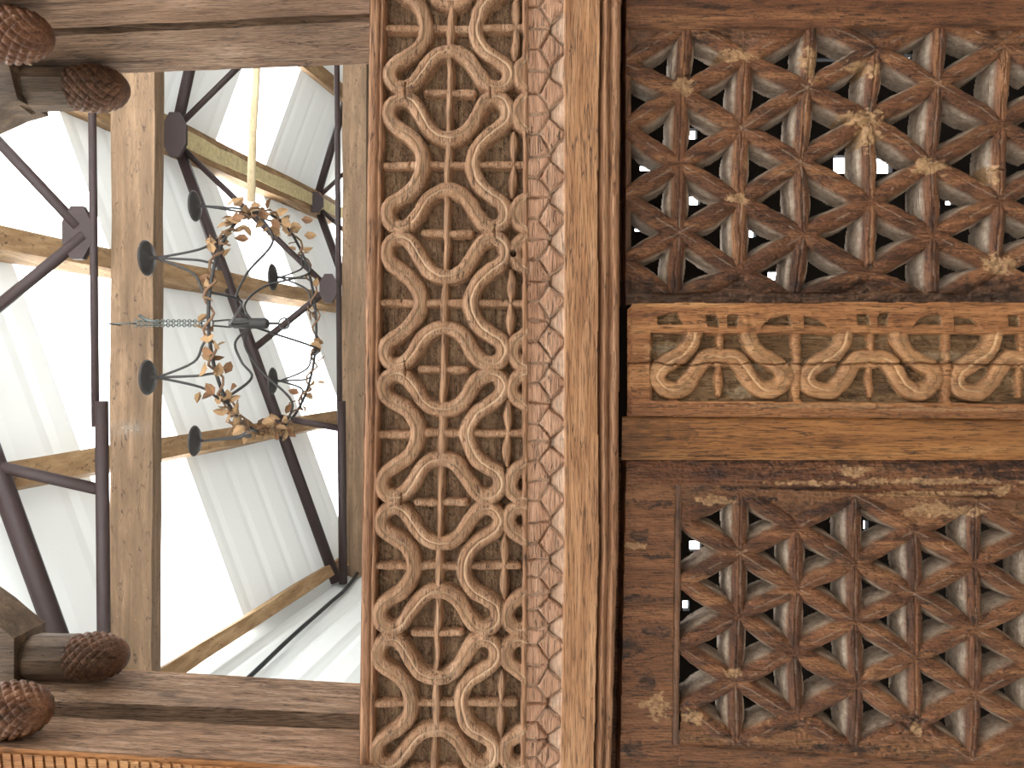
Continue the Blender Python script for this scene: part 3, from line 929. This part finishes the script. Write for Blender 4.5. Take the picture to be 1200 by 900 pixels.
# ---- upper lattice
UD = 0.788
upper = empty('lattice_screen', P(970, 190, UD), 'upper pierced wooden lattice of six-pointed stars, chipped with clay-coloured patches', 'lattice')
WLOC[upper.name] = upper.location.copy()
tops = [(806, 26), (953, 22), (1103, 20), (1252, 14)]
bots = [(789, 352), (931, 354), (1094, 356), (1252, 354)]
c0 = [(730, 74), (731, 149), (731, 230), (731, 306)]
up_nodes = [c0,
            [tops[0], (799, 106), (797, 192), (796, 272), bots[0]],
            [(875, 66), (869, 149), (868, 234), (868, 318)],
            [tops[1], (946, 102), (939, 188), (942, 275), bots[1]],
            [(1029, 56), (1019, 138), (1021, 236), (1018, 320)],
            [tops[2], (1100, 98), (1092, 190), (1095, 276), bots[2]],
            [(1180, 51), (1175, 144), (1172, 234), (1170, 312)],
            [tops[3], (1252, 96), (1250, 188), (1250, 274), bots[3]]]
def up_frame(R, x, y, rg):
    n1 = 1.5 * vnoise(x / 30.0, y * 0, 71)
    te, be = 33 + n1, 343 + 2 * vnoise(x / 25.0, y * 0, 72)
    # solid webs between the border and the outermost bars
    web = (y < 62 - 0.0 * x) | (y > 322)
    top_fill = np.zeros(x.shape, bool)
    for a, b, c in ((tops[0], tops[1], (875, 66)), (tops[1], tops[2], (1029, 56)), (tops[2], tops[3], (1180, 51)), ((728, 20), tops[0], (731, 74)),
                    (bots[0], bots[1], (868, 318)), (bots[1], bots[2], (1018, 320)), (bots[2], bots[3], (1170, 312)), ((728, 352), bots[0], (731, 306))):
        R.put(-4.5 * mm + 1.6 * rg + 0 * x, R.label('border_web', M['lattice']), in_poly(x, y, [a, b, c]), 0.1)
    lf = R.label('top_rail', M['lattice'])
    h = 1.5 * mm - 2.0 * mm * np.exp(-((y - te) / 1.5) ** 2) + 0.6 * rg
    m = y < te; R.H[m] = h[m]; R.L[m] = lf; R.pale[m] = 0
    lb = R.label('bottom_rail', M['lattice'])
    m = y > be; R.H[m] = (-3.5 * mm + 1.5 * rg)[m]; R.L[m] = lb; R.pale[m] = 0.15
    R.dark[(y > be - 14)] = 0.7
    ls = R.label('edge_stile', M['latticeX'])
    m = (x < 741) & (y > te) & (y < be)
    m2 = m & (R.H < -4 * mm); R.H[m2] = -4 * mm; R.L[m2] = ls; R.pale[m2] = 0.05
    m = x < 733; R.H[m] = -0.029; R.L[m] = ls
    # clay-coloured repairs
    for (cx, cy, rx, ry) in ((1012, 140, 26, 14), (1018, 160, 16, 16), (800, 100, 12, 12), (1088, 196, 22, 10), (1160, 205, 12, 16), (1172, 310, 20, 12), (1010, 80, 22, 10),
                             (860, 64, 30, 8), (866, 232, 12, 6), (950, 74, 10, 20), (880, 195, 8, 8)):
        patch(R, R.clay, cx, cy, rx, ry, 1.0, 61)
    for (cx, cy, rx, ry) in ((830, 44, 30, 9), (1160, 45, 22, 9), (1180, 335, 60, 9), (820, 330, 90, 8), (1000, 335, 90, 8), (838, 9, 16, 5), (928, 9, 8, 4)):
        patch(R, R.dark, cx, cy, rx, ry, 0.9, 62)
    lump = np.zeros(x.shape)
    for (cx, cy, r) in ((1012, 140, 18), (1022, 158, 14), (1172, 312, 14), (800, 102, 9)):
        lump += np.exp(-((x - cx) ** 2 + (y - cy) ** 2) / r ** 2)
    R.H += (R.H > -9 * mm) * lump * (2.0 * mm * vnoise(x / 5.0, y / 5.0, 63) + 0.8 * mm)
    # breaks across the two uppermost upright bars
    for (cx, cy) in ((799, 88), (953, 66), (1165, 198)):
        R.H -= 3 * mm * np.exp(-((y - cy - 1.0 * vnoise(x / 4.0, y * 0, 64)) / 1.0) ** 2) * (np.abs(x - cx) < 14) * (R.H > -8 * mm)
R, ub = lattice(upper, (722, 1216, -44, 356), UD, up_nodes, (set(tops), set(bots), set(c0)), up_frame, 100, (M['latticeX'], M['lattice']))
del R.info[1]
R.build(upper, cut=-0.031)

# ---- lower lattice
LD = 0.786
lower = empty('lattice_screen', P(1000, 730, LD), 'lower pierced wooden lattice beside a plain brown stile, pale dusty bar sides', 'lattice')
WLOC[lower.name] = lower.location.copy()
lt = [(868, 575), (1003, 580), (1145, 588)]
lb_ = [(863, 873), (1001, 881), (1141, 892)]
lc0 = [(797, 610), (798, 683), (797, 759), (803, 830)]
lo_nodes = [lc0,
            [lt[0], (867, 649), (866, 722), (863, 800), lb_[0]],
            [(933, 618), (935, 690), (931, 765), (935, 841)],
            [lt[1], (1002, 661), (1002, 729), (1005, 803), lb_[1]],
            [(1073, 622), (1073, 697), (1073, 770), (1074, 850)],
            [lt[2], (1143, 662), (1144, 738), (1143, 813), lb_[2]],
            [(1214, 629), (1214, 704), (1214, 778), (1214, 852)]]
def lo_frame(R, x, y, rg):
    te = 573 + (x - 868) * 0.045; be = 876 + (x - 863) * 0.068
    # webs slope from the rim down to the bars
    webh = -0.8 * mm - 4.0 * mm * np.clip(np.where(y < 700, (y - te) / 40.0, (be - y) / 40.0), 0, 1) + 1.4 * rg
    far_t, far_b = (1285, 594), (1285, 902)
    for a, b, c in (((797, 570), lt[0], (797, 610)), (lt[0], lt[1], (933, 618)), (lt[1], lt[2], (1073, 622)), (lt[2], far_t, (1214, 629)),
                    ((795, 874), lb_[0], (800, 826)), (lb_[0], lb_[1], (935, 841)), (lb_[1], lb_[2], (1074, 850)), (lb_[2], far_b, (1214, 852))):
        R.put(webh, R.label('border_web', M['worn']), in_poly(x, y, [a, (a[0], a[1] - 6 if a[1] < 700 else a[1] + 8), (b[0], b[1] - 6 if b[1] < 700 else b[1] + 8), b, c]), 0.08)
    lbt = R.label('bottom_rail', M['stile'])
    m = (y > be); R.H[m] = (0.5 * mm - 2 * mm * np.exp(-((y - be) / 1.5) ** 2) + 0.6 * rg)[m]; R.L[m] = lbt; R.pale[m] = 0
    # thin upright bead beside the stile
    xb = 795.5 - (y - 575) * 0.012
    lbe = R.label('edge_bead', M['latticeX'])
    m = (np.abs(x - xb) < 4.0) & (y > te - 2) & (y < 872)
    R.H[m] = (0.9 * mm - 2.5 * mm * ((x - xb) / 4.0) ** 2 + 0.5 * rg)[m]; R.L[m] = lbe; R.pale[m] = 0.1
    lst = R.label('stile', M['stile'])
    m = (x < xb - 4.0) & (y > te - 2) | (x < xb + 4) & (y >= 872)
    R.H[m] = (0.4 * mm + 0.7 * rg + 0.6 * mm * vnoise(x / 40.0, y / 12.0, 81))[m]; R.L[m] = lst; R.pale[m] = 0
    # worn molding above
    lm = R.label('worn_molding', M['worn'])
    m = y <= te - 2
    prof = 3.0 * mm - 5.0 * mm * ((y - 552) / 20.0) ** 2 - 1.2 * mm * np.exp(-((y - 562 - (x - 733) * 0.012) / 1.6) ** 2)
    prof = np.maximum(prof, -3.5 * mm)
    R.H[m] = (prof + 1.6 * rg)[m]; R.L[m] = lm; R.pale[m] = 0
    for (cx, cy, rx, ry) in ((1090, 564, 110, 4), (1110, 579, 90, 3), (1178, 574, 12, 9), (1000, 552, 14, 8), (960, 566, 60, 3), (1075, 598, 16, 6), (1120, 600, 30, 9),
                             (773, 828, 12, 16), (757, 824, 14, 6), (745, 640, 14, 4), (1074, 855, 8, 8), (1100, 598, 40, 10), (840, 586, 30, 6), (812, 840, 14, 10), (860, 790, 10, 8)):
        patch(R, R.clay, cx, cy, rx, ry, 0.9, 83)
    for (cx, cy, rx, ry) in ((752, 700, 24, 5), (738, 760, 18, 14), (772, 652, 18, 5), (760, 590, 30, 5), (1180, 556, 60, 6), (1000, 596, 30, 8), (860, 538, 120, 7), (1120, 545, 110, 9), (950, 600, 60, 10), (880, 588, 30, 8), (758, 798, 12, 12), (770, 740, 16, 7), (748, 628, 14, 7), (930, 572, 120, 3),
                             (742, 880, 18, 12), (1066, 846, 20, 12), (930, 850, 24, 9), (990, 878, 60, 6), (808, 838, 10, 14)):
        patch(R, R.dark, cx, cy, rx, ry, 0.9, 84)
    R.H += (R.H > -9 * mm) * 2.2 * mm * vnoise(x / 4.0, y / 4.0, 85) * np.exp(-((x - 1072) ** 2 + (y - 850) ** 2) / 20.0 ** 2)
    m = x < 733 - (y - 540) * 0.02; R.H[m] = -0.029; R.L[m] = lst
R, lbr = lattice(lower, (718, 1216, 534, 944), LD, lo_nodes, (set(lt), set(lb_), set(lc0)), lo_frame, 200, (M['latticeX'], M['lattice']))
del R.info[1]
R.build(lower, cut=-0.031)

# ================================================================== carved mullion between the lattices
mul = empty('carved_mullion', P(960, 430, 0.79), 'carved brown mullion of worn looping pattern, cracked along its length, between two lattices', 'mullion')
WLOC[mul.name] = mul.location.copy()
MD = 0.772
R = Relief(730, 1216, 348, 542, 0.9, MD)
x, y = R.x, R.y
rg = 0.4 * mm * vnoise(x / 16.0, y / 1.5, 91) + 0.5 * mm * vnoise(x / 5.0, y / 4.0, 92)
wx = x + 1.4 * vnoise(x / 20.0, y / 20.0, 93) + 0.6 * vnoise(x / 6.0, y / 6.0, 94)
wy = y + 1.4 * vnoise(x / 20.0, y / 20.0, 95) + 0.6 * vnoise(x / 6.0, y / 6.0, 96)
yt = 355 + 0.9 * vnoise(x / 20.0, y * 0, 97) - (x - 733) * 0.004
ybm = 488 + (x - 733) * 0.007
crack = 426 + 1.6 * vnoise(x / 12.0, y * 0, 98) + 1.0 * vnoise(x / 4.0, y * 0, 99)
l_top, l_bot = R.label('upper_board', M['mullion']), R.label('lower_board', M['mullion'])
face = 0.0 + rg - 3 * mm * sstep(yt + 10, yt, y) - 3.5 * mm * sstep(ybm - 16, ybm, y) - 3 * mm * sstep(742, 735, x)
body = (y > yt) & (y < ybm) & (x > 735 + 6 * sstep(yt + 8, yt, y))
R.H[body] = face[body]; R.L[body] = np.where(y < crack, l_top, l_bot)[body]
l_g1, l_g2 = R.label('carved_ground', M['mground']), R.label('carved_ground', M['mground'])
AX = [846, 1023, 1200]; MT = [757.5, 934.5, 1111.5, 1289]
# lower field sunk below the level of the face
field = (x > 762) & (y > 390 + 0.004 * (x - 760)) & (y < 469 + (x - 733) * 0.008)
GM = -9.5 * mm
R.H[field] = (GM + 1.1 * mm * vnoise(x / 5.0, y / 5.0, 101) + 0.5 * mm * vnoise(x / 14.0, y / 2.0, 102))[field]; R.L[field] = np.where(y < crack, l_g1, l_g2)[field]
# pockets sunk into the worn upper part
def pocket(poly):
    m = in_poly(wx, wy, poly)
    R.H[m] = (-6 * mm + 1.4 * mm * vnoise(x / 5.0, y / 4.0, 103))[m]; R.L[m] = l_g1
for i, c in enumerate(AX):
    pocket([(c - 18, 369), (c - 6, 369), (c - 5, 382), (c - 17, 382)]); pocket([(c + 7, 369), (c + 19, 367), (c + 17, 383), (c + 6, 383)])
    mt = MT[i + 1]
    pocket([(mt - 42, 385), (mt - 32, 374), (mt - 10, 368), (mt - 7, 386)]); pocket([(mt + 8, 370), (mt + 26, 373), (mt + 44, 389), (mt + 8, 388)])
pocket([(771, 372), (793, 366), (800, 379), (771, 381)])
for i, c in enumerate(AX):
    q = [(v_ * 1.06, u_ * 0.90) for u_, v_ in QUART]
    base = [(0, 31)] + []
    # the same quatrefoil turned by ninety degrees
    full = ring_pts(1, 1)
    pts = np.stack([full[:, 1] * 1.075 + c, full[:, 0] * 0.93 + 384 + 0.006 * (x.min() - 730)], -1)
    # swap so that arches lie on the vertical axis
    quart = [(0, 33), (12, 31.5), (22, 38), (29, 49), (36, 60), (46, 69), (57, 71), (69, 67), (76, 57), (72, 46), (58, 36), (44, 27), (35, 14), (32, 0)]
    pp = [(a, b) for a, b in quart] + [(a, -b) for a, b in quart[-2::-1]] + [(-a, -b) for a, b in quart[1:]] + [(-a, b) for a, b in quart[-2:0:-1]]
    pts = catmull(pp, 6, True) + np.array([c, 386.0 + (c - 846) * 0.01])
    win = (np.abs(x - c) < 96) & (y > 389) & (y < 474) & (x > 760)
    if not win.any(): continue
    d, sd = poly_dist(wx[win], wy[win], pts)
    h = np.full(x.shape, -1.0); h[win] = band_profile(d, sd, 10.2, -0.3 * mm, groove=1.1 * mm)
    la, lb2 = R.label('quatrefoil_band', M['mullion']), R.label('quatrefoil_band', M['mullion'])
    up = h > R.H
    up &= win
    R.H[up] = (h + rg)[up]; R.L[up] = np.where(y < crack, la, lb2)[up]
    pl = np.zeros(x.shape); pl[win] = 0.5 * np.exp(-((d * sd - 0.6) / 1.0) ** 2) * (d < 5) + 0.25  # same painted highlight along the groove, over an even paler tone
    R.pale[up] = np.maximum(R.pale, pl)[up]
    def rod(name, x0, y0, x1, y1, r, top, tp=0.3):
        dd, t, _ = seg_dist(wx, wy, x0, y0, x1, y1)
        rr = r * (1 - tp + tp * np.sin(t * math.pi))
        hh = top - 1.8 * mm * (dd / rr) ** 2 - np.clip(dd - rr, 0, 99) * 4 * mm
        R.put(hh + rg, R.label(name, M['mullion']), (dd < rr + 3) & (x > 760), 0.1)
    rod('spindle_rod', c - 1, 372, c - 1, 414, 4.5, -1.6 * mm)
    rod('spindle_rod', c - 2, 428, c - 2, 464, 4.8, -2.4 * mm, 0.5)
    rod('spindle_rod', MT[i + 1], 370, MT[i + 1] + 1, 424, 5, -1.4 * mm, 0.1)
    rod('spindle_rod', MT[i + 1], 428, MT[i + 1], 462, 6, -1.2 * mm, 0.1)
    rod('drop', MT[i + 1], 464, MT[i + 1], 476, 5, -1.2 * mm, 0.5)
    for xa, xb in ((max(MT[i] + 7, 770), c - 40), (c - 24, c - 7), (c + 5, c + 24), (c + 40, MT[i + 1] - 7)):
        rod('cross_rod', xa, 385, xb, 386, 4.5, -1.2 * mm, 0.05)
rod('spindle_rod', 761, 392, 761, 470, 3, -0.5 * mm, 0.2)
# the split
wdt = 0.8 + 0.5 * vnoise(x / 25.0, y * 0, 105)
R.H -= 5 * mm * np.exp(-((y - crack) / wdt) ** 2) * body
# honey-coloured cove under it
l_c = R.label('cove', M['cove'])
cov = (y >= ybm) & (y < 541)
tt = (y - ybm) / 50.0
R.H[cov] = (-6 * mm - 5 * mm * np.sin(np.clip(tt, 0, 1) * math.pi * 0.5) + 0.4 * rg - 2.5 * mm * np.exp(-((y - ybm) / 2.0) ** 2))[cov]; R.L[cov] = l_c
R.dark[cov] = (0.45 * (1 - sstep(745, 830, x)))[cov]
patch(R, R.dark, 806, 510, 12, 14, 0.5, 106)
for (cx, cy, rx, ry) in ((930, 430, 60, 8), (1010, 416, 40, 7), (1100, 418, 60, 6), (780, 410, 30, 9), (960, 476, 120, 2.5), (870, 462, 14, 8), (1100, 480, 100, 2)):
    patch(R, R.pale, cx, cy, rx, ry, 0.3, 107)
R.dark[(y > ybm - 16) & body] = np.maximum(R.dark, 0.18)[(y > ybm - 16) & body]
for (cx, cy, rx, ry) in ((790, 395, 20, 6), (830, 372, 12, 8), (915, 374, 18, 7), (770, 370, 20, 5), (830, 404, 9, 10), (875, 398, 10, 8)):
    patch(R, R.dark, cx, cy, rx, ry, 0.5, 108)
lost = ~body & ~cov
R.H[lost] = -0.06
R.build(mul, cut=-0.05)

# ================================================================== dark space behind the lattices
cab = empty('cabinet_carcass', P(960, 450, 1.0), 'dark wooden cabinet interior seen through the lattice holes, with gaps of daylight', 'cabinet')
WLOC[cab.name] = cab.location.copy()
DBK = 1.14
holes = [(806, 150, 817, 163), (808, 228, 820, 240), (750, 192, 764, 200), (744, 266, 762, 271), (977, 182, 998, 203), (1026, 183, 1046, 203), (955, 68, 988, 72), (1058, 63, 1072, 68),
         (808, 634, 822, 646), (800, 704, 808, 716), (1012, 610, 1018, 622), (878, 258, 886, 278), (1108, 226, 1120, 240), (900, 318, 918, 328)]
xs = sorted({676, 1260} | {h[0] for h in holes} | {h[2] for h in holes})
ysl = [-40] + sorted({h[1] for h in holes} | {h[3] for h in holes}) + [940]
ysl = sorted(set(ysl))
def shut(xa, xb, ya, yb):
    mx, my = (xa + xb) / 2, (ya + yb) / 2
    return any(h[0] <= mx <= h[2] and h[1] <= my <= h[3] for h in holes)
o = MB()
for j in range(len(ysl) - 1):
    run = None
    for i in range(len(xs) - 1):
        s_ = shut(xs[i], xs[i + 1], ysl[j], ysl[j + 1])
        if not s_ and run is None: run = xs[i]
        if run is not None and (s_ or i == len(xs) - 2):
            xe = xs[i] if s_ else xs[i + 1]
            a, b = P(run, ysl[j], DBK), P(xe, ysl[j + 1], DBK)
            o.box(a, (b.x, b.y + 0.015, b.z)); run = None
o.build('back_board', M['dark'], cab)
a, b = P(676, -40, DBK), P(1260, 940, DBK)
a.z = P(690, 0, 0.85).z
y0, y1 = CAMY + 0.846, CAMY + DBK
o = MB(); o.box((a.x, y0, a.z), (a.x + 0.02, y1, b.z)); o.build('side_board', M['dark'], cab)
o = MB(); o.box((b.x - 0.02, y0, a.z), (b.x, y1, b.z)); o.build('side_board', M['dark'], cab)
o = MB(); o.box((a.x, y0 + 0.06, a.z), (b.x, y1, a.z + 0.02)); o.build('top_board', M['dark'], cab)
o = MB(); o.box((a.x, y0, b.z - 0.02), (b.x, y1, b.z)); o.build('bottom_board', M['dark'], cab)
